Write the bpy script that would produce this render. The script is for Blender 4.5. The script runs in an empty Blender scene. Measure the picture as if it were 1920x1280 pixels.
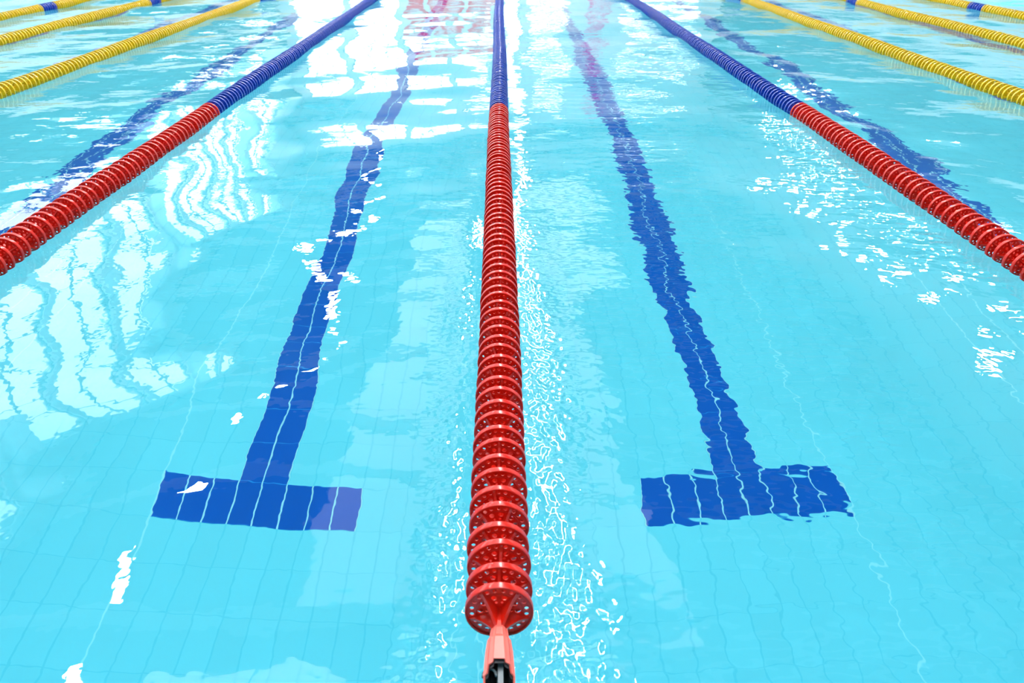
import bpy, bmesh, math, random
import numpy as np
from mathutils import Vector, Matrix
random.seed(7)
PI = math.pi
sc = bpy.context.scene
COL = sc.collection

# ------------------------------------------------------------------ camera
TH = math.radians(29.9)
CAM_H = 1.456
cam_d = bpy.data.cameras.new('camera')
cam = bpy.data.objects.new('camera', cam_d)
COL.objects.link(cam)
cam.location = (0, 0, CAM_H)
cam.rotation_euler = (PI/2 - TH, 0, 0)
cam_d.sensor_width = 36.0
cam_d.lens = 1400/1920*36
cam_d.shift_x = 24/1920
cam_d.clip_end = 300
cam_d.dof.use_dof = True
cam_d.dof.focus_distance = 2.9
cam_d.dof.aperture_fstop = 4.5
sc.camera = cam

# ------------------------------------------------------------------ world, exposure
WORLD_L = 5.0
w = bpy.data.worlds.new('daylight'); sc.world = w; w.use_nodes = True
bg = w.node_tree.nodes['Background']
bg.inputs[0].default_value = (0.90, 0.97, 1.0, 1)
bg.inputs[1].default_value = WORLD_L
sc.view_settings.view_transform = 'Standard'
sc.view_settings.look = 'None'
sc.view_settings.exposure = 0.56
sc.view_settings.gamma = 1.0
sc.view_settings.use_curve_mapping = False
cy = sc.cycles
cy.use_denoising = True
cy.sample_clamp_indirect = 4.0
cy.max_bounces = 12
cy.diffuse_bounces = 5
cy.transmission_bounces = 8
cy.glossy_bounces = 4
cy.transparent_max_bounces = 12
cy.blur_glossy = 0.5

# ------------------------------------------------------------------ dimensions
POOL_X = 12.5          # half width
WALL_NEAR = 0.72       # near pool end wall
POOL_FAR = 50.72
DEPTH = 1.85
DECK_Z = 0.30
HALL_X = 14.5
HALL_Y0, HALL_Y1 = -7.0, 54.0
CEIL = 14.6
GLAZE_TOP = 13.7

# ------------------------------------------------------------------ node helpers
def new_mat(name):
    m = bpy.data.materials.new(name); m.use_nodes = True
    nt = m.node_tree; nt.nodes.clear()
    out = nt.nodes.new('ShaderNodeOutputMaterial')
    return m, nt, out
def N(nt, t, **kw):
    n = nt.nodes.new(t)
    for k, v in kw.items(): setattr(n, k, v)
    return n
def val(nt, op, a, b=None, c=None, clamp=False):
    n = N(nt, 'ShaderNodeMath', operation=op, use_clamp=clamp)
    for i, x in enumerate((a, b, c)):
        if x is None: continue
        if isinstance(x, (int, float)): n.inputs[i].default_value = x
        else: nt.links.new(x, n.inputs[i])
    return n.outputs[0]
def mixc(nt, fac, a, b):
    n = N(nt, 'ShaderNodeMix', data_type='RGBA')
    for i, x in ((0, fac), (6, a), (7, b)):
        if isinstance(x, (int, float)): n.inputs[i].default_value = x
        elif isinstance(x, tuple): n.inputs[i].default_value = (*x, 1)
        else: nt.links.new(x, n.inputs[i])
    return n.outputs[2]
def coords(nt):
    g = N(nt, 'ShaderNodeNewGeometry'); s = N(nt, 'ShaderNodeSeparateXYZ')
    nt.links.new(g.outputs['Position'], s.inputs[0])
    return g.outputs['Position'], s.outputs[0], s.outputs[1], s.outputs[2]
def noise(nt, vec, scale, detail=2, rough=.5):
    n = N(nt, 'ShaderNodeTexNoise'); n.inputs['Scale'].default_value = scale
    n.inputs['Detail'].default_value = detail; n.inputs['Roughness'].default_value = rough
    nt.links.new(vec, n.inputs['Vector'])
    return n.outputs[0]
def princ(nt, out, base, rough=.5, **kw):
    p = N(nt, 'ShaderNodeBsdfPrincipled')
    if isinstance(base, tuple): p.inputs['Base Color'].default_value = (*base, 1)
    else: nt.links.new(base, p.inputs['Base Color'])
    p.inputs['Roughness'].default_value = rough
    for k, v in kw.items(): p.inputs[k].default_value = v
    nt.links.new(p.outputs[0], out.inputs[0])
    return p
def solid(name, base, rough=.5, var=.06, scale=6, **kw):
    m, nt, out = new_mat(name)
    tc = N(nt, 'ShaderNodeTexCoord')
    f = noise(nt, tc.outputs['Object'], scale, 3)
    dark = tuple(c*(1-var) for c in base); lite = tuple(min(1, c*(1+var)) for c in base)
    princ(nt, out, mixc(nt, f, dark, lite), rough, **kw)
    return m
def plastic(name, base, fin, rough=.2):
    """moulded float plastic: slight marbling, glossy, lets a little light through"""
    m, nt, out = new_mat(name)
    tc = N(nt, 'ShaderNodeTexCoord')
    f = noise(nt, tc.outputs['Object'], 40, 2)
    c = mixc(nt, f, tuple(x*.9 for x in base), tuple(min(1, x*1.08) for x in base))
    p = princ(nt, out, c, rough)
    p.inputs['Specular IOR Level'].default_value = .5
    p.inputs['Coat Weight'].default_value = .25
    p.inputs['Coat Roughness'].default_value = .18
    tr = N(nt, 'ShaderNodeBsdfTranslucent'); tr.inputs[0].default_value = (*fin, 1)
    mx = N(nt, 'ShaderNodeMixShader'); mx.inputs[0].default_value = .22
    nt.links.new(p.outputs[0], mx.inputs[1]); nt.links.new(tr.outputs[0], mx.inputs[2])
    nt.links.new(mx.outputs[0], out.inputs[0])
    return m
def emissive(name, col, s):
    m, nt, out = new_mat(name)
    e = N(nt, 'ShaderNodeEmission'); e.inputs[0].default_value = (*col, 1); e.inputs[1].default_value = s
    nt.links.new(e.outputs[0], out.inputs[0])
    return m

# ------------------------------------------------------------------ materials
def tile_mat(name, base, grout, var=.05, wall=False, light_grout=None, clean_from=.78):
    """pool tile 125 x 250 mm; grout lines by position, each with its own cleanliness"""
    m, nt, out = new_mat(name)
    P, x, y, z = coords(nt)
    u = val(nt, 'ADD', x, y) if wall else val(nt, 'ADD', val(nt, 'ABSOLUTE', x), .04)   # joints centred on the markings
    v = z if wall else val(nt, 'SUBTRACT', y, 0.22)
    def line(t, pitch, wd):
        a = val(nt, 'DIVIDE', t, pitch); a = val(nt, 'SUBTRACT', a, val(nt, 'ROUND', a))
        a = val(nt, 'ABSOLUTE', a)
        return val(nt, 'LESS_THAN', a, wd/2/pitch)
    gu = line(u, .125, .008); gv = line(v, .25, .004)
    cell = N(nt, 'ShaderNodeCombineXYZ')
    nt.links.new(val(nt, 'FLOOR', val(nt, 'DIVIDE', u, .125)), cell.inputs[0])
    nt.links.new(val(nt, 'FLOOR', val(nt, 'DIVIDE', v, .25)), cell.inputs[1])
    wn = N(nt, 'ShaderNodeTexWhiteNoise', noise_dimensions='2D'); nt.links.new(cell.outputs[0], wn.inputs['Vector'])
    c = mixc(nt, wn.outputs[0], tuple(q*(1-var) for q in base), tuple(min(1, q*(1+var)) for q in base))
    big = noise(nt, P, .9, 3)
    c = mixc(nt, val(nt, 'MULTIPLY', big, .25), c, tuple(q*.82 for q in base))
    # a few lengthwise joints are bright and clean, the others dull
    col_id = val(nt, 'ROUND', val(nt, 'DIVIDE', u, .125))
    wn2 = N(nt, 'ShaderNodeTexWhiteNoise', noise_dimensions='1D')
    nt.links.new(val(nt, 'ADD', col_id, .37), wn2.inputs['W'])
    clean = val(nt, 'GREATER_THAN', wn2.outputs[0], clean_from)
    lg = light_grout or grout
    gc = mixc(nt, clean, grout, lg)
    c = mixc(nt, gv, c, grout)
    c = mixc(nt, gu, c, gc)
    princ(nt, out, c, .4, **{'Specular IOR Level': .05})   # wetted glaze barely reflects under water
    return m
M = {}
M['tile'] = tile_mat('light_blue_pool_tile', (.165, .76, .87), (.12, .69, .815), var=.02, light_grout=(.30, .84, .90))
M['tile_wall'] = tile_mat('pool_wall_tile', (.11, .75, .93), (.075, .62, .82), wall=True)
M['line'] = tile_mat('dark_blue_marking_tile', (.0002, .095, .46), (.02, .30, .70), light_grout=(.34, .80, .84), clean_from=-1.0)
M['deck'] = tile_mat('deck_tile', (.62, .64, .62), (.4, .42, .42))
M['paint'] = solid('white_wall_paint', (.80, .83, .84), .8, .03, 1)
M['paint_grey'] = solid('pale_grey_wall_paint', (.45, .54, .57), .8, .05, .6)
M['clad'] = solid('dark_teal_cladding', (.04, .12, .15), .8, .1, 2)
M['ceiling'] = solid('ceiling_paint', (.07, .24, .34), .9, .04, .4)
M['steel_white'] = solid('white_steel', (.72, .77, .80), .45, .03, 3)
M['frame'] = solid('dark_window_frame', (.10, .22, .26), .5, .05, 3)
def blind_mat():
    m, nt, out = new_mat('translucent_roller_blind')
    d = N(nt, 'ShaderNodeBsdfDiffuse'); d.inputs[0].default_value = (.7, .82, .86, 1)
    t = N(nt, 'ShaderNodeBsdfTranslucent'); t.inputs[0].default_value = (.74, .88, .93, 1)
    mx = N(nt, 'ShaderNodeMixShader'); mx.inputs[0].default_value = .5
    nt.links.new(d.outputs[0], mx.inputs[1]); nt.links.new(t.outputs[0], mx.inputs[2]); nt.links.new(mx.outputs[0], out.inputs[0])
    return m
M['blind'] = blind_mat()
M['red'] = plastic('red_float_plastic', (.80, .016, .006), (.95, .04, .008))
M['blue'] = plastic('blue_float_plastic', (.004, .055, .48), (.005, .10, .70))
M['yellow'] = plastic('yellow_float_plastic', (.86, .58, .006), (.9, .62, .02))
M['sleeve'] = solid('faded_red_plastic', (.84, .12, .09), .35, .08, 30)
M['black'] = solid('hollow_shade_black', (.012, .010, .014), .6, .2, 20)
M['cable'] = solid('steel_cable', (.32, .33, .34), .35, .1, 60, Metallic=.9)
M['metal'] = solid('brushed_stainless_steel', (.13, .14, .15), .5, .08, 50, Metallic=.35)
M['banner_red'] = solid('red_banner_cloth', (.85, .05, .06), .8, .05, 2)
M['banner_pink'] = solid('magenta_banner_cloth', (.95, .005, .32), .8, .05, 2)
M['banner_white'] = solid('white_banner_print', (.92, .92, .92), .8, .02, 2)
M['lamp_body'] = solid('lamp_housing', (.3, .31, .32), .4, .04, 5)
M['lamp_glow'] = emissive('lamp_glow', (1, .98, .95), 130)
M['panel_glow'] = emissive('added_panel_glow', (.97, .99, 1), 1.9)

def glass_pane():
    m, nt, out = new_mat('window_glass')
    t = N(nt, 'ShaderNodeBsdfTransparent'); t.inputs[0].default_value = (.95, .98, .98, 1)
    g = N(nt, 'ShaderNodeBsdfGlossy'); g.inputs[1].default_value = .02
    mx = N(nt, 'ShaderNodeMixShader'); mx.inputs[0].default_value = .06
    nt.links.new(t.outputs[0], mx.inputs[1]); nt.links.new(g.outputs[0], mx.inputs[2])
    nt.links.new(mx.outputs[0], out.inputs[0])
    return m
M['glass'] = glass_pane()

ROPES = [  # x, side word, index
    (0.0, 'centre', 0),
    (-2.38, 'left', 1), (2.47, 'right', 1),
    (-4.55, 'left', 2), (4.72, 'right', 2),
    (-6.45, 'left', 3), (6.66, 'right', 3),
    (-8.05, 'left', 4), (8.38, 'right', 4)]

def water_mat():
    m, nt, out = new_mat('pool_water')
    P, x, y, z = coords(nt)
    g = N(nt, 'ShaderNodeBsdfGlass'); g.inputs['IOR'].default_value = 1.333
    g.inputs['Roughness'].default_value = 0.0
    g.inputs['Color'].default_value = (.97, .995, 1, 1)
    # ripple strength: choppy beside the ropes and in the outer lanes, calmer mid-lane
    def bell(cx, wd):
        d = val(nt, 'DIVIDE', val(nt, 'SUBTRACT', x, cx), wd)
        return val(nt, 'EXPONENT', val(nt, 'MULTIPLY', val(nt, 'MULTIPLY', d, d), -1))
    near = val(nt, 'ADD', val(nt, 'MULTIPLY', bell(.14, .12), 1.0), val(nt, 'MULTIPLY', bell(-.16, .07), .9))
    close = val(nt, 'SUBTRACT', 2.6, y, clamp=True)
    near = val(nt, 'MULTIPLY', near, val(nt, 'ADD', val(nt, 'MULTIPLY', close, .25), 1.0))
    fade = val(nt, 'MULTIPLY', val(nt, 'SUBTRACT', 5.5, y), .35, clamp=True)
    side = val(nt, 'MULTIPLY', bell(2.15, .28), 1.0)
    side = val(nt, 'ADD', side, val(nt, 'MULTIPLY', bell(-2.25, .12), .5))
    outer = val(nt, 'MULTIPLY', val(nt, 'SUBTRACT', val(nt, 'ABSOLUTE', x), 2.5), 3, clamp=True)
    right = val(nt, 'MULTIPLY', bell(.95, .55), 1.0)
    patch = noise(nt, P, 1.3, 2)
    patch = val(nt, 'MULTIPLY', val(nt, 'SUBTRACT', patch, .36), 6, clamp=True)
    h_fine = noise(nt, P, 40, 0, .5)          # ~4 cm ripples
    st = N(nt, 'ShaderNodeVectorMath', operation='MULTIPLY'); st.inputs[1].default_value = (.6, 1, 1)
    nt.links.new(P, st.inputs[0])
    h_mid = noise(nt, st.outputs[0], 9, 2, .5)            # ~10 cm
    h_low = noise(nt, P, 3.2, 1, .5)          # ~30 cm
    a_f = val(nt, 'ADD', val(nt, 'MULTIPLY', val(nt, 'MULTIPLY', val(nt, 'MULTIPLY', near, fade), patch), .0046), .00015)
    a_m = val(nt, 'ADD', val(nt, 'MULTIPLY', outer, .0030),
              val(nt, 'ADD', val(nt, 'MULTIPLY', right, .0068), .0006))
    a_m = val(nt, 'ADD', a_m, val(nt, 'MULTIPLY', near, .0040))
    a_m = val(nt, 'ADD', a_m, val(nt, 'MULTIPLY', val(nt, 'MULTIPLY', side, patch), .0105))
    a_l = val(nt, 'ADD', val(nt, 'MULTIPLY', outer, .005), .0040)
    h = val(nt, 'ADD', val(nt, 'MULTIPLY', h_fine, a_f),
            val(nt, 'ADD', val(nt, 'MULTIPLY', h_mid, a_m), val(nt, 'MULTIPLY', h_low, a_l)))
    b = N(nt, 'ShaderNodeBump'); b.inputs['Strength'].default_value = 1
    b.inputs['Distance'].default_value = 1
    nt.links.new(h, b.inputs['Height'])
    nt.links.new(b.outputs[0], g.inputs['Normal'])
    nt.links.new(g.outputs[0], out.inputs[0])
    return m
M['water'] = water_mat()

# ------------------------------------------------------------------ mesh helpers
def link_bm(name, bm, mat, parent=None, smooth=False, norm=True):
    if norm: bmesh.ops.recalc_face_normals(bm, faces=bm.faces)
    me = bpy.data.meshes.new(name); bm.to_mesh(me); bm.free()
    if smooth:
        for p in me.polygons: p.use_smooth = True
    me.materials.append(mat)
    o = bpy.data.objects.new(name, me); COL.objects.link(o)
    if parent: o.parent = parent
    return o
def box(bm, x0, x1, y0, y1, z0, z1):
    vs = [bm.verts.new((x, y, z)) for x in (x0, x1) for y in (y0, y1) for z in (z0, z1)]
    for f in ((0,1,3,2), (4,6,7,5), (0,4,5,1), (2,3,7,6), (0,2,6,4), (1,5,7,3)):
        bm.faces.new([vs[i] for i in f])
def boxes(name, lst, mat, parent=None):
    bm = bmesh.new()
    for b in lst: box(bm, *b)
    return link_bm(name, bm, mat, parent)
def struct(o): o['kind'] = 'structure'; return o
def empty(name, loc=(0,0,0)):
    o = bpy.data.objects.new(name, None); COL.objects.link(o); o.location = loc
    o.empty_display_size = .1
    return o
def tag(o, label, cat, group=None):
    o['label'] = label; o['category'] = cat
    if group: o['group'] = group
    return o

# ------------------------------------------------------------------ pool basin and hall
SKY_END = 10.0
PX, WN, PF = POOL_X, WALL_NEAR, POOL_FAR
struct(boxes('pool_floor', [(-PX-.3, PX+.3, WN-.3, PF+.3, -DEPTH-.3, -DEPTH)], M['tile']))
struct(boxes('pool_wall_near', [(-PX-.3, PX+.3, WN-.3, WN, -DEPTH, DECK_Z)], M['tile_wall']))
struct(boxes('pool_wall_far', [(-PX-.3, PX+.3, PF, PF+.3, -DEPTH, DECK_Z)], M['tile_wall']))
struct(boxes('pool_wall_left', [(-PX-.3, -PX, WN, PF, -DEPTH, DECK_Z)], M['tile_wall']))
struct(boxes('pool_wall_right', [(PX, PX+.3, WN, PF, -DEPTH, DECK_Z)], M['tile_wall']))
struct(boxes('pool_deck', [
    (-HALL_X, HALL_X, HALL_Y0, WN-.3, 0, DECK_Z), (-HALL_X, HALL_X, PF+.3, HALL_Y1, 0, DECK_Z),
    (-HALL_X, -PX-.3, WN-.3, PF+.3, 0, DECK_Z), (PX+.3, HALL_X, WN-.3, PF+.3, 0, DECK_Z)], M['deck']))
# ceiling with skylight bays over the near end, added to brighten the pool floor
def slab_with_holes(name, x0, x1, y0, y1, z0, z1, holes, mat):
    xs = sorted({x0, x1} | {h[0] for h in holes} | {h[1] for h in holes})
    ys = sorted({y0, y1} | {h[2] for h in holes} | {h[3] for h in holes})
    lst = []
    for xa, xb in zip(xs[:-1], xs[1:]):
        run = None
        for ya, yb in zip(ys[:-1], ys[1:]):
            cx, cy_ = (xa+xb)/2, (ya+yb)/2
            if any(h[0] < cx < h[1] and h[2] < cy_ < h[3] for h in holes):
                if run: lst.append((xa, xb, *run, z0, z1)); run = None
            else: run = (run[0], yb) if run else (ya, yb)
        if run: lst.append((xa, xb, *run, z0, z1))
    return boxes(name, lst, mat)
added_sky_holes = [(xa, xa+4.4, ya, yb) for xa in (-7.0, -2.2, 2.6) for ya, yb in ((-1.6, 1.6), (2.2, 5.8), (6.4, SKY_END))]
struct(slab_with_holes('ceiling', -HALL_X-.4, HALL_X+.4, HALL_Y0-.4, HALL_Y1+.4, CEIL, CEIL+.3, added_sky_holes, M['ceiling']))
struct(boxes('wall_back', [(-HALL_X-.4, HALL_X+.4, HALL_Y0-.4, HALL_Y0, 0, CEIL)], M['paint_grey']))
struct(boxes('wall_right', [(HALL_X, HALL_X+.4, HALL_Y0, HALL_Y1, 0, CEIL)], M['paint_grey']))

# left wall: tall glazed bays between white piers
BAY = 4.2
SILL = 6.9
bays = []
y = 4.2
pier = .5
while y + BAY < HALL_Y1 - .5:
    bays.append((y + pier/2, y + BAY - pier/2)); y += BAY
lst = [(-HALL_X-.4, -HALL_X, HALL_Y0, HALL_Y1, 0, SILL), (-HALL_X-.4, -HALL_X, HALL_Y0, HALL_Y1, GLAZE_TOP, CEIL),
       (-HALL_X-.4, -HALL_X, HALL_Y0, bays[0][0], SILL, GLAZE_TOP), (-HALL_X-.4, -HALL_X, bays[-1][1], HALL_Y1, SILL, GLAZE_TOP)]
for a, b in zip(bays[:-1], bays[1:]): lst.append((-HALL_X-.4, -HALL_X, a[1], b[0], SILL, GLAZE_TOP))
struct(boxes('wall_left', lst, M['paint']))
# dark acoustic cladding band along both long walls
struct(boxes('trim_1', [(-HALL_X, -HALL_X+.06, HALL_Y0+.1, HALL_Y1-.1, 3.3, SILL-.1)], M['clad']))
struct(boxes('trim_2', [(HALL_X-.06, HALL_X, HALL_Y0+.1, HALL_Y1-.1, 3.3, 8.2)], M['clad']))
win_n = 0
def window_x(y0, y1, z0, z1, drop):
    """glazed bay in the left wall; drop = how far its roller blind hangs from the top"""
    global win_n; win_n += 1
    X = -HALL_X - .2
    fr = [(X-.06, X+.06, y0, y0+.08, z0, z1), (X-.06, X+.06, y1-.08, y1, z0, z1),
          (X-.06, X+.06, y0, y1, z0, z0+.1), (X-.06, X+.06, y0, y1, z1-.1, z1)]
    n = 2
    for i in range(1, n):
        yy = y0 + (y1-y0)*i/n; fr.append((X-.05, X+.05, yy-.035, yy+.035, z0, z1))
    for zz in (z0+2.4, z0+4.8): fr.append((X-.05, X+.05, y0, y1, zz-.05, zz+.05))
    e = empty('window_%d' % win_n, (0, 0, 0)); struct(e)
    boxes('window_frame', fr, M['frame'], e)
    boxes('window_pane', [(X-.01, X+.01, y0+.05, y1-.05, z0+.05, z1-.05)], M['glass'], e)
    for i, d in enumerate(drop):
        if d <= 0: continue
        ya = y0 + (y1-y0)*i/n + .06; yb = y0 + (y1-y0)*(i+1)/n - .06
        boxes('blind', [(X+.10, X+.125, ya, yb, z1-d, z1)], M['blind'], e)
for k, (a, b) in enumerate(bays):
    rr = random.Random(k*3+1)
    window_x(a, b, SILL, GLAZE_TOP, [rr.choice((0, 0, .6, 1.8, 3.4, 6.75)) for _ in range(2)])

# far wall: glazing left of the middle and a slit right of it, solid wall on the right
FY = HALL_Y1
far_open = [(-13.6, -10.4, 1.6, 11.2), (-9.9, -6.7, 1.6, 9.8), (-6.2, -3.2, 6.4, 9.6), (-2.8, -.2, 6.2, 8.6),
            (.15, 1.35, 1.6, 12.5), (1.9, 4.6, 3.4, 5.2), (1.9, 4.6, 8.0, 8.9), (8.2, 13.4, 8.0, 8.7), (8.2, 13.4, 2.2, 4.2)]
def wall_with_holes(name, x0, x1, z0, z1, y0, y1, holes, mat):
    xs = sorted({x0, x1} | {h[0] for h in holes} | {h[1] for h in holes})
    zs = sorted({z0, z1} | {h[2] for h in holes} | {h[3] for h in holes})
    lst = []
    for xa, xb in zip(xs[:-1], xs[1:]):
        run = None
        for za, zb in zip(zs[:-1], zs[1:]):
            cx, cz = (xa+xb)/2, (za+zb)/2
            hole = any(h[0] < cx < h[1] and h[2] < cz < h[3] for h in holes)
            if hole:
                if run: lst.append((xa, xb, y0, y1, *run)); run = None
            else: run = (run[0], zb) if run else (za, zb)
        if run: lst.append((xa, xb, y0, y1, *run))
    return boxes(name, lst, mat)
struct(wall_with_holes('wall_far', -HALL_X-.4, HALL_X+.4, 0, CEIL, FY, FY+.4, far_open, M['paint']))
for (xa, xb, za, zb) in far_open:
    win_n += 1
    e = empty('window_%d' % win_n); struct(e)
    Y = FY + .2
    fr = [(xa, xa+.07, Y-.06, Y+.06, za, zb), (xb-.07, xb, Y-.06, Y+.06, za, zb),
          (xa, xb, Y-.06, Y+.06, za, za+.08), (xa, xb, Y-.06, Y+.06, zb-.08, zb)]
    n = max(1, round((xb-xa)/1.1))
    for i in range(1, n): xx = xa+(xb-xa)*i/n; fr.append((xx-.03, xx+.03, Y-.05, Y+.05, za, zb))
    boxes('window_frame', fr, M['frame'], e)
    boxes('window_pane', [(xa+.04, xb-.04, Y-.01, Y+.01, za+.04, zb-.04)], M['glass'], e)

def added_skylight(frame_boxes, pane_box):
    global win_n; win_n += 1
    e = empty('window_%d' % win_n); struct(e)
    boxes('window_frame', frame_boxes, M['frame'], e)
    boxes('window_pane', [pane_box], M['glass'], e)
for (xa, xb, ya, yb) in added_sky_holes:  # panes of the added skylights, placed where the water does not mirror them
    z = CEIL + .2
    added_skylight([(xa, xa+.08, ya, yb, z-.05, z+.05), (xb-.08, xb, ya, yb, z-.05, z+.05), (xa, xb, ya, ya+.08, z-.05, z+.05),
                (xa, xb, yb-.08, yb, z-.05, z+.05), ((xa+xb)/2-.03, (xa+xb)/2+.03, ya, yb, z-.04, z+.04)],
               (xa+.04, xb-.04, ya+.04, yb-.04, z-.01, z+.01))

# roof beams
for k in range(11):
    yy = -4.4 + k*5.4
    if 0 < yy < 6: continue
    o = boxes('roof_beam', [(-HALL_X, HALL_X, yy-.14, yy+.14, CEIL-.75, CEIL-.70), (-HALL_X, HALL_X, yy-.03, yy+.03, CEIL-.70, CEIL-.05),
                            (-HALL_X, HALL_X, yy-.14, yy+.14, CEIL-.05, CEIL)], M['steel_white'])
    struct(o)

# glow panels, added to lighten the water beside the middle rope, and lamps
def panel(x, yy, wx, wy):
    e = empty('added_fill_panel', (x, yy, CEIL))
    tag(e, 'wide white glow panel added under the ceiling to lighten the water', 'added fill panel', 'added glow panels')
    boxes('fill_frame', [(-wx/2-.06, wx/2+.06, -wy/2-.06, wy/2+.06, -.07, 0)], M['steel_white'], e)
    boxes('fill_glow', [(-wx/2, wx/2, -wy/2, wy/2, -.09, -.07)], M['panel_glow'], e)
for k in range(3, 9):
    yy = -4.4 + 2.7 + k*5.4
    for x in (-2.8, 2.8):
        panel(x, yy, 3.6, 4.6)
def lamp(x, yy, zz, label, group, sx=.35, sy=.9, wall=False):
    e = empty('spot_lamp', (x, yy, zz)); tag(e, label, 'lamp', group)
    boxes('housing', [(-sx/2-.04, sx/2+.04, -sy/2-.04, sy/2+.04, .0, .16)], M['lamp_body'], e)
    boxes('lamp_lens', [(-sx/2, sx/2, -sy/2, sy/2, -.02, 0)], M['lamp_glow'], e)
    if not wall: boxes('hanger', [(-.02, .02, -.02, .02, .16, CEIL - zz)], M['lamp_body'], e)
    else: boxes('bracket', [(sx/2, HALL_X - x, -.04, .04, .05, .11)], M['lamp_body'], e)
for k in range(22):
    lamp(1.25, 5 + k*2.1, 13.6, 'long bright lamp hanging above the middle lane rope', 'lamps above the middle rope', .40, 1.3)
    if k < 13: lamp(-8.2, 5 + k*3.6, 13.6, 'long bright lamp hanging above the left lanes', 'lamps above the left lanes')
for k in range(15):
    lamp(13.9, 6 + k*2.4, 8.6, 'bright spot lamp bracketed high on the right hall wall', 'lamps on the right wall', .3, .4, True)

# ------------------------------------------------------------------ banners on the far wall
def ellipse_plate(bm, cx, cz, rx, rz, y0, y1, n=28):
    a = [bm.verts.new((cx+rx*math.cos(2*PI*i/n), y0, cz+rz*math.sin(2*PI*i/n))) for i in range(n)]
    b = [bm.verts.new((v.co.x, y1, v.co.z)) for v in a]
    bm.faces.new(a); bm.faces.new(b[::-1])
    for i in range(n): bm.faces.new((a[i], a[(i+1) % n], b[(i+1) % n], b[i]))
def banner(x0, x1, z0, z1, mat, label, prints):
    e = empty('banner', ((x0+x1)/2, FY-.05, z0)); tag(e, label, 'banner')
    boxes('cloth', [(x0-(x0+x1)/2, x1-(x0+x1)/2, -.01, .01, 0, z1-z0)], mat, e)
    boxes('hanging_rail', [(x0-(x0+x1)/2-.05, x1-(x0+x1)/2+.05, -.025, .025, z1-z0, z1-z0+.05)], M['metal'], e)
    if prints:
        bm = bmesh.new()
        for (cx, cz, rx, rz) in prints: ellipse_plate(bm, cx, cz, rx, rz, -.018, -.008)
        link_bm('print', bm, M['banner_white'], e)
banner(-6.1, -4.9, 2.6, 5.6, M['banner_red'], 'tall red banner on the far wall, leftmost of the red ones', [(0, 2.2, .3, .5)])
banner(-4.5, -2.6, 2.6, 5.2, M['banner_red'], 'wide red banner with white ovals on the far wall, beside the tall red one',
       [(-.5, 1.9, .35, .3), (.4, 1.9, .35, .3), (-.5, .9, .35, .3), (.4, .9, .35, .3)])
banner(-2.2, -.3, 2.6, 5.4, M['banner_red'], 'red banner with two white ovals on the far wall, nearest the middle rope',
       [(-.1, 1.9, .6, .22), (-.1, 1.1, .6, .22)])
banner(6.0, 6.9, 5.9, 8.4, M['banner_pink'], 'bright magenta banner high on the far wall right of the middle', None)
banner(5.9, 7.2, 2.6, 4.6, M['banner_pink'], 'magenta banner with white ovals low on the far wall', [(-.3, 1.3, .25, .4), (.3, 1.3, .25, .4), (0, .5, .4, .25)])

# ------------------------------------------------------------------ water surface
def water_mesh():
    rows = [WN]
    while rows[-1] < PF:
        rows.append(rows[-1] + min(.22, .022 + .012*max(0, rows[-1]-1)))
    rows[-1] = PF
    Y = np.array(rows); Y[0] += .004; Y[-1] -= .004
    xs = [0.0]
    while xs[-1] < PX: xs.append(xs[-1] + (.035 if xs[-1] < 3.2 else .08))
    xs[-1] = PX - .004
    X = np.array([-v for v in xs[:0:-1]] + xs)
    gx, gy = np.meshgrid(X, Y)
    rng = np.random.RandomState(11)
    H = np.zeros_like(gx); H2 = np.zeros_like(gx); H3 = np.zeros_like(gx)
    for i in range(46):
        lam = 0.50*(6.0)**rng.rand()
        k = 2*PI/lam; a = rng.rand()*2*PI; ph = rng.rand()*2*PI
        amp = .0070/k/ (1.0)
        H += amp*np.sin(k*(gx*np.cos(a)+gy*np.sin(a))+ph)
    for i in range(30):            # choppy outer lanes
        lam = 0.25*(5.0)**rng.rand(); k = 2*PI/lam; a = rng.rand()*2*PI; ph = rng.rand()*2*PI
        H2 += .006/k*np.sin(k*(gx*np.cos(a)+gy*np.sin(a))+ph)
    wt = np.clip((np.abs(gx)-2.2)/.8, 0, 1)
    H = H + wt*H2
    co = np.stack([gx, gy, H], -1).reshape(-1, 3)
    nr, nc = gx.shape
    idx = np.arange(nr*nc).reshape(nr, nc)
    q = np.stack([idx[:-1, :-1], idx[:-1, 1:], idx[1:, 1:], idx[1:, :-1]], -1).reshape(-1)
    nf = len(q)//4
    me = bpy.data.meshes.new('pool_water')
    me.vertices.add(len(co)); me.vertices.foreach_set('co', co.ravel())
    me.loops.add(len(q)); me.loops.foreach_set('vertex_index', q.astype(np.int32))
    me.polygons.add(nf); me.polygons.foreach_set('loop_start', np.arange(0, 4*nf, 4, dtype=np.int32))
    me.polygons.foreach_set('loop_total', np.full(nf, 4, dtype=np.int32))
    me.polygons.foreach_set('use_smooth', np.ones(nf, dtype=bool))
    me.update(calc_edges=True); me.validate()
    me.materials.append(M['water'])
    o = bpy.data.objects.new('pool_water', me); COL.objects.link(o)
    o['kind'] = 'stuff'; o['label'] = 'clear turquoise rippling pool water filling the basin'; o['category'] = 'water'
water_mesh()

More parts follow.
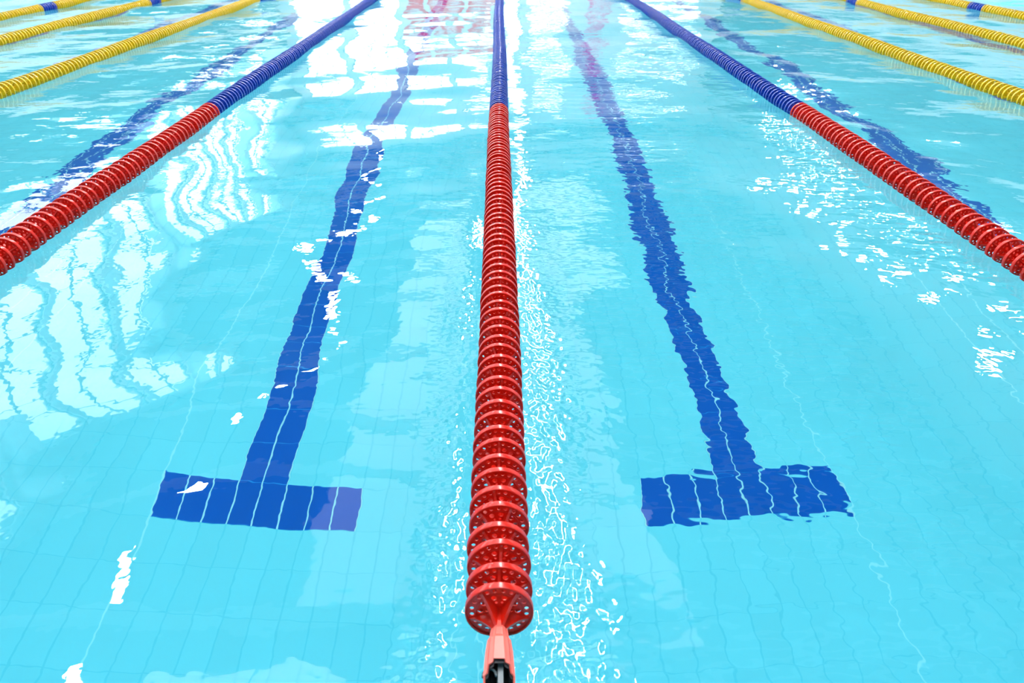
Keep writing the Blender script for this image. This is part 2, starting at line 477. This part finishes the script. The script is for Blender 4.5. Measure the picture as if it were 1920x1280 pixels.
# ------------------------------------------------------------------ T-ended lane markings on the pool floor
def marking(cx, label):
    a = 2.72                         # front edge of the crossbar
    z0, z1 = -DEPTH-.01, -DEPTH+.002
    bm = bmesh.new()
    for (xa, xb, ya, yb) in ((-.5, .5, a, a+.25), (-.125, .125, a+.25, 48.47), (-.5, .5, 48.47, 48.72)):
        box(bm, cx+xa, cx+xb, ya, yb, z0, z1)
    o = link_bm('lane_marking', bm, M['line'])
    tag(o, label, 'lane marking', 'T-ended lane markings on the pool floor')
mk = {-1.21: 'dark blue T-ended tile stripe on the pool floor, just left of the middle rope',
      1.21: 'dark blue T-ended tile stripe on the pool floor, just right of the middle rope',
      -3.75: 'dark blue floor stripe beyond the left red and blue rope',
      3.75: 'dark blue floor stripe beyond the right red and blue rope',
      -5.75: 'dark blue floor stripe beyond the first yellow rope on the left',
      5.75: 'dark blue floor stripe beyond the first yellow rope on the right',
      -7.375: 'dark blue floor stripe between the two farthest yellow ropes on the left',
      7.375: 'dark blue floor stripe between the two farthest yellow ropes on the right'}
for cx, lb in mk.items(): marking(cx, lb)

# ------------------------------------------------------------------ lane rope floats
R = .080
GAP_AB = .064
PITCH = .143
def plate_with_holes(holes, r_out, thick, nseg=56, nh=12):
    """disc in the xz plane with round holes, centred on y=0"""
    cu = bpy.data.curves.new('tmp', 'CURVE'); cu.dimensions = '2D'; cu.fill_mode = 'BOTH'; cu.extrude = thick/2
    def circ(cx, cy_, r, n):
        s = cu.splines.new('POLY'); s.points.add(n-1); s.use_cyclic_u = True
        for i in range(n):
            t = 2*PI*i/n; s.points[i].co = (cx+r*math.cos(t), cy_+r*math.sin(t), 0, 1)
    circ(0, 0, r_out, nseg)
    for (a, rr, hr) in holes: circ(rr*math.cos(a), rr*math.sin(a), hr, nh)
    o = bpy.data.objects.new('tmp', cu); COL.objects.link(o)
    dg = bpy.context.evaluated_depsgraph_get()
    me = bpy.data.meshes.new_from_object(o.evaluated_get(dg))
    bpy.data.objects.remove(o); bpy.data.curves.remove(cu)
    return me
def rad(d): return d*PI/180
def disc_geometry(bm, y0, phase, holes_on=True, seg=56):
    """one perforated disc with a broad rim, hub and five tapering fins on its near side"""
    if holes_on:
        holes = []
        for k in range(5):
            mid = phase + 36 + 72*k
            for d in (-25.5, -9, 9, 25.5): holes.append((rad(mid+d), .0640, .0053))
            for d in (-16, 16): holes.append((rad(mid+d), .0435, .0070))
            for d in (-14, 14): holes.append((rad(mid+d), .0290, .0036))
        me = plate_with_holes(holes, R-.003, .003, seg)
        t = bmesh.new(); t.from_mesh(me); bpy.data.meshes.remove(me)
        for v in t.verts: v.co = Vector((v.co.x, v.co.z + y0 + .006, v.co.y))
        tm = bpy.data.meshes.new('t'); t.to_mesh(tm); t.free(); bm.from_mesh(tm); bpy.data.meshes.remove(tm)
    else:
        n = seg
        for yy in (y0+.0045, y0+.0075):
            bm.faces.new([bm.verts.new(((R-.003)*math.cos(2*PI*i/n), yy, (R-.003)*math.sin(2*PI*i/n))) for i in range(n)])
    # rim: lathed band with rounded edges
    prof = [(R-.0045, 0.0), (R-.0022, -.0012), (R-.0006, -.0006), (R, .0015), (R, .0150), (R-.0006, .0170), (R-.0022, .0176), (R-.0045, .0165)]
    lathe(bm, prof, y0, seg, True)
    # shallow ring moulded on the plate
    if holes_on: lathe(bm, [(.0535, .0046), (.0535, .0032), (.0550, .0032), (.0550, .0046)], y0, seg, True)
    # hub
    lathe(bm, [(.0065, -.050), (.0105, -.050), (.0120, -.046), (.0125, .0176), (.0065, .0176)], y0, 20 if holes_on else 8, True)
    # fins
    fp = [(.009, -.048), (.0125, -.048), (.020, -.040), (.031, -.027), (.044, -.0145), (.056, -.006), (.0700, .0005), (.0740, .005), (.009, .005)]
    for k in range(5):
        a = rad(phase + 72*k); c, s = math.cos(a), math.sin(a)
        th = .0035
        side = []
        for sg in (-1, 1):
            side.append([bm.verts.new((r*c - sg*th*s, y0+yy, r*s + sg*th*c)) for r, yy in fp])
        A, B = side
        bm.faces.new(A[::-1]); bm.faces.new(B)
        for i in range(len(fp)): j = (i+1) % len(fp); bm.faces.new((A[i], A[j], B[j], B[i]))
def lathe(bm, prof, y0, seg, closed):
    rings = []
    for i in range(seg):
        t = 2*PI*i/seg
        rings.append([bm.verts.new((r*math.cos(t), y0+yy, r*math.sin(t))) for r, yy in prof])
    m = len(prof)
    for i in range(seg):
        a, b = rings[i], rings[(i+1) % seg]
        for j in range(m if closed else m-1):
            k = (j+1) % m
            f = bm.faces.new((a[j], a[k], b[k], b[j])); f.smooth = True
def float_mesh(name, mat, detail=True):
    bm = bmesh.new()
    disc_geometry(bm, 0, 54, detail, 56 if detail else 20)
    disc_geometry(bm, GAP_AB, 90, detail, 56 if detail else 20)
    bmesh.ops.recalc_face_normals(bm, faces=bm.faces)
    me = bpy.data.meshes.new(name); bm.to_mesh(me); bm.free()
    me.materials.append(mat)
    return me
FM = {c: float_mesh(c+'_float', M[c]) for c in ('red', 'blue', 'yellow')}
FL = {c: float_mesh(c+'_float_far', M[c], False) for c in ('red', 'blue', 'yellow')}

FIRST = 1.183
def rope_z(x, yy):
    """height of the rope axis: lifted towards the wall anchor, riding small waves further out"""
    t = max(0.0, 1 - (yy-1.1)/1.1)
    return .026 + .027*t*t + .004*math.sin(yy*1.7 + x*2.1)
def rope_dx(x, yy):
    return .006*math.sin(yy*.9 + x) * min(1, max(0, (yy-2)/4))
def tube(bm, pts, r, n=10):
    prev = None
    for p in pts:
        ring = [bm.verts.new((p[0]+r*math.cos(2*PI*i/n), p[1], p[2]+r*math.sin(2*PI*i/n))) for i in range(n)]
        if prev:
            for i in range(n):
                f = bm.faces.new((prev[i], prev[(i+1) % n], ring[(i+1) % n], ring[i])); f.smooth = True
        prev = ring

def end_fitting(root, x, yf):
    """faded red sleeve with stainless strap that runs to the wall anchor; yf = world y of first float"""
    zc = rope_z(x, 1.1)
    bm = bmesh.new()
    # (y, half width, half height, corner): rounded-octagon sections from nose to mouth
    secs = [(1.160, .0055, .0055), (1.155, .0085, .0085), (1.135, .0125, .013), (1.128, .0185, .018), (1.105, .0215, .022),
            (1.096, .0260, .026), (1.065, .0300, .030), (1.034, .0335, .0335)]
    rings = []
    def octo(hw, hh):
        pts = []
        for sx, sz in ((1, 1), (-1, 1), (-1, -1), (1, -1)):
            a = [(sx*hw, sz*hh*.42), (sx*hw*.80, sz*hh*.52), (sx*hw*.70, sz*hh*.80), (sx*hw*.42, sz*hh*.88), (sx*hw*.36, sz*hh)]
            if sx*sz < 0: a = a[::-1]
            pts += a
        return pts
    for (yy, hw, hh) in secs:
        last = yy == secs[-1][0]
        rings.append([bm.verts.new((px, yy - (max(0, (hh-pz))*1.5 if last else 0), pz)) for px, pz in octo(hw, hh)])
    inner = [bm.verts.new((v.co.x*.88, v.co.y+.0005, v.co.z*.88)) for v in rings[-1]]
    deep = [bm.verts.new((px*.85, 1.05, pz*.85)) for px, pz in octo(.030, .030)]
    seq = rings + [inner, deep]
    n = len(rings[0])
    for a, b in zip(seq[:-1], seq[1:]):
        for i in range(n): bm.faces.new((a[i], a[(i+1) % n], b[(i+1) % n], b[i]))
    bm.faces.new(rings[0])
    sl = link_bm('end_sleeve', bm, M['sleeve'], root)
    sl.location = (x, 0, zc); sl['label'] = 'faded red plastic end sleeve'
    # black inner shell: the shade of the hollow is put into its colour
    bm = bmesh.new()
    ra = [bm.verts.new((v[0]*.84, 1.026-(max(0, .0335-v[1]))*1.45, v[1]*.84)) for v in octo(.0335, .0335)]
    rb = [bm.verts.new((v[0]*.80, 1.055, v[1]*.80)) for v in octo(.030, .030)]
    for i in range(n): bm.faces.new((ra[i], ra[(i+1) % n], rb[(i+1) % n], rb[i]))
    bm.faces.new(rb)
    ln = link_bm('sleeve_shade', bm, M['black'], sl); ln['label'] = 'black shell painted as shade in the hollow'
    # strap, bolt and wall anchor
    bm = bmesh.new(); box(bm, -.0058, .0058, WN+.03, 1.052, -.013, .015)
    bmesh.ops.bevel(bm, geom=bm.edges[:], offset=.0012, segments=2, affect='EDGES')
    st = link_bm('tension_strap', bm, M['metal'], root); st.location = (x+.003, 0, zc); st['label'] = 'stainless steel strap'
    bm = bmesh.new()
    pts = [(-.020+.014*math.cos(t), 1.008+.018*math.sin(t), .010) for t in [PI*.15*i for i in range(0, 8)]]
    for i, p in enumerate(pts[:-1]):
        q = pts[i+1]; d = Vector(q)-Vector(p)
        mtx = Matrix.Translation((Vector(p)+Vector(q))/2) @ d.to_track_quat('Z', 'Y').to_matrix().to_4x4()
        bmesh.ops.create_cone(bm, cap_ends=True, segments=8, radius1=.0032, radius2=.0032, depth=d.length*1.15, matrix=mtx)
    ck = link_bm('spring_hook', bm, M['metal'], root, smooth=True); ck.location = (x, 0, zc)
    bm = bmesh.new(); box(bm, -.03, .03, WN, WN+.012, -.04, .04); box(bm, -.012, .012, WN+.012, WN+.05, -.018, .018)
    an = link_bm('wall_anchor', bm, M['metal'], root); an.location = (x, 0, zc)

def lane_rope(x, label, group, pattern, first_part):
    """pattern(y) -> colour; floats from index first_part on are separate parts (at most 100)"""
    root = empty('lane_rope', (x, WN, 0)); tag(root, label, 'lane rope', group)
    rx = x
    # children use world coordinates through the inverse offset
    holder = Vector((-x, -WN, 0))
    n_tot = int((PF - .5 - FIRST)/PITCH)
    rr = random.Random(int(x*100)+5)
    near = {}; far = {}
    before = len(COL.objects)
    for i in range(n_tot):
        yy = FIRST + i*PITCH
        c = pattern(yy)
        ang = 0 if i == 0 else rad(rr.choice((0, 0, 8, -10, 14, 24, 36, -20, 40, 18)))
        loc = (rope_dx(x, yy), yy - WN, rope_z(x, yy))
        if first_part <= i < first_part+100:
            o = bpy.data.objects.new('float', FM[c]); COL.objects.link(o); o.parent = root
            slope = (rope_z(x, yy+.1)-rope_z(x, yy))/.1
            o.location = loc; o.rotation_euler = (math.atan(slope) + rr.uniform(-.035, .035)*(i > 0), ang, rr.uniform(-.03, .03)*(i > 0))
            if c == 'blue': o['label'] = 'blue float'
            elif c == 'red': o['label'] = 'red float'
        else:
            (near if i < first_part else far).setdefault(c, []).append((loc, ang))
    # floats outside the counted hundred: one part, colours as material slots
    bm = bmesh.new(); mats = []
    for dct, src in ((near, FM), (far, FL)):
        for c, lst in dct.items():
            if M[c] not in mats: mats.append(M[c])
            mi = mats.index(M[c])
            me = src[c]
            nv = len(me.vertices)
            for (loc, ang) in lst:
                k0 = len(bm.verts); f0 = len(bm.faces)
                bm.from_mesh(me); bm.verts.ensure_lookup_table(); bm.faces.ensure_lookup_table()
                mt = Matrix.Translation(loc) @ Matrix.Rotation(ang, 4, 'Y')
                for v in bm.verts[k0:]: v.co = mt @ v.co
                for f in bm.faces[f0:]: f.material_index = mi
    if mats:
        me = bpy.data.meshes.new('float_run'); bm.to_mesh(me)
        for m_ in mats: me.materials.append(m_)
        o = bpy.data.objects.new('float_run', me); COL.objects.link(o); o.parent = root; o['kind'] = 'stuff'
    bm.free()
    bm = bmesh.new()
    ys = [WN+.03] + [1.1+.4*i for i in range(int((PF-1.1)/.4)+1)] + [PF]
    tube(bm, [(rope_dx(x, q), q-WN, rope_z(x, q)) for q in ys], .0045)
    link_bm('cable', bm, M['cable'], root)
    sub = []
    n0 = set(COL.objects)
    end_fitting(root, 0 if True else x, FIRST)
    for o in set(COL.objects)-n0:
        if o.parent is root:
            o.location = (o.location.x, -WN, rope_z(x, 1.1))
    return root

RED_END = 6.19
def pat_main(yy): return 'red' if yy < RED_END else 'blue'
def pat_y(b0, b1):
    return lambda yy: 'red' if yy < 6.0 else ('blue' if b0 <= yy < b1 else 'yellow')
main_group = 'red and blue lane ropes'
lane_rope(0.0, 'middle lane rope, red turning blue, with its faded red end sleeve in view', main_group, pat_main, 0)
lane_rope(-2.38, 'red lane rope turning blue, entering at the left edge above the window reflections', main_group, pat_main, 13)
lane_rope(2.47, 'red lane rope turning blue, leaving the picture at the right edge', main_group, pat_main, 13)
yg = 'yellow lane ropes'
lane_rope(-4.55, 'yellow lane rope on the left, nearest to the red and blue one', yg, pat_y(15.2, 16.4), 36)
lane_rope(4.60, 'yellow lane rope on the right, nearest to the red and blue one', yg, pat_y(15.2, 16.4), 36)
lane_rope(-6.35, 'yellow lane rope with a blue band at the upper left, middle one of three', yg, pat_y(14.75, 15.17), 50)
lane_rope(6.50, 'yellow lane rope with a blue band at the upper right, middle one of three', yg, pat_y(14.65, 15.07), 50)
lane_rope(-7.75, 'yellow lane rope with a blue band in the top left corner, outermost', yg, pat_y(13.7, 14.12), 60)
lane_rope(8.20, 'yellow lane rope with a blue band in the top right corner, outermost', yg, pat_y(13.7, 14.12), 60)
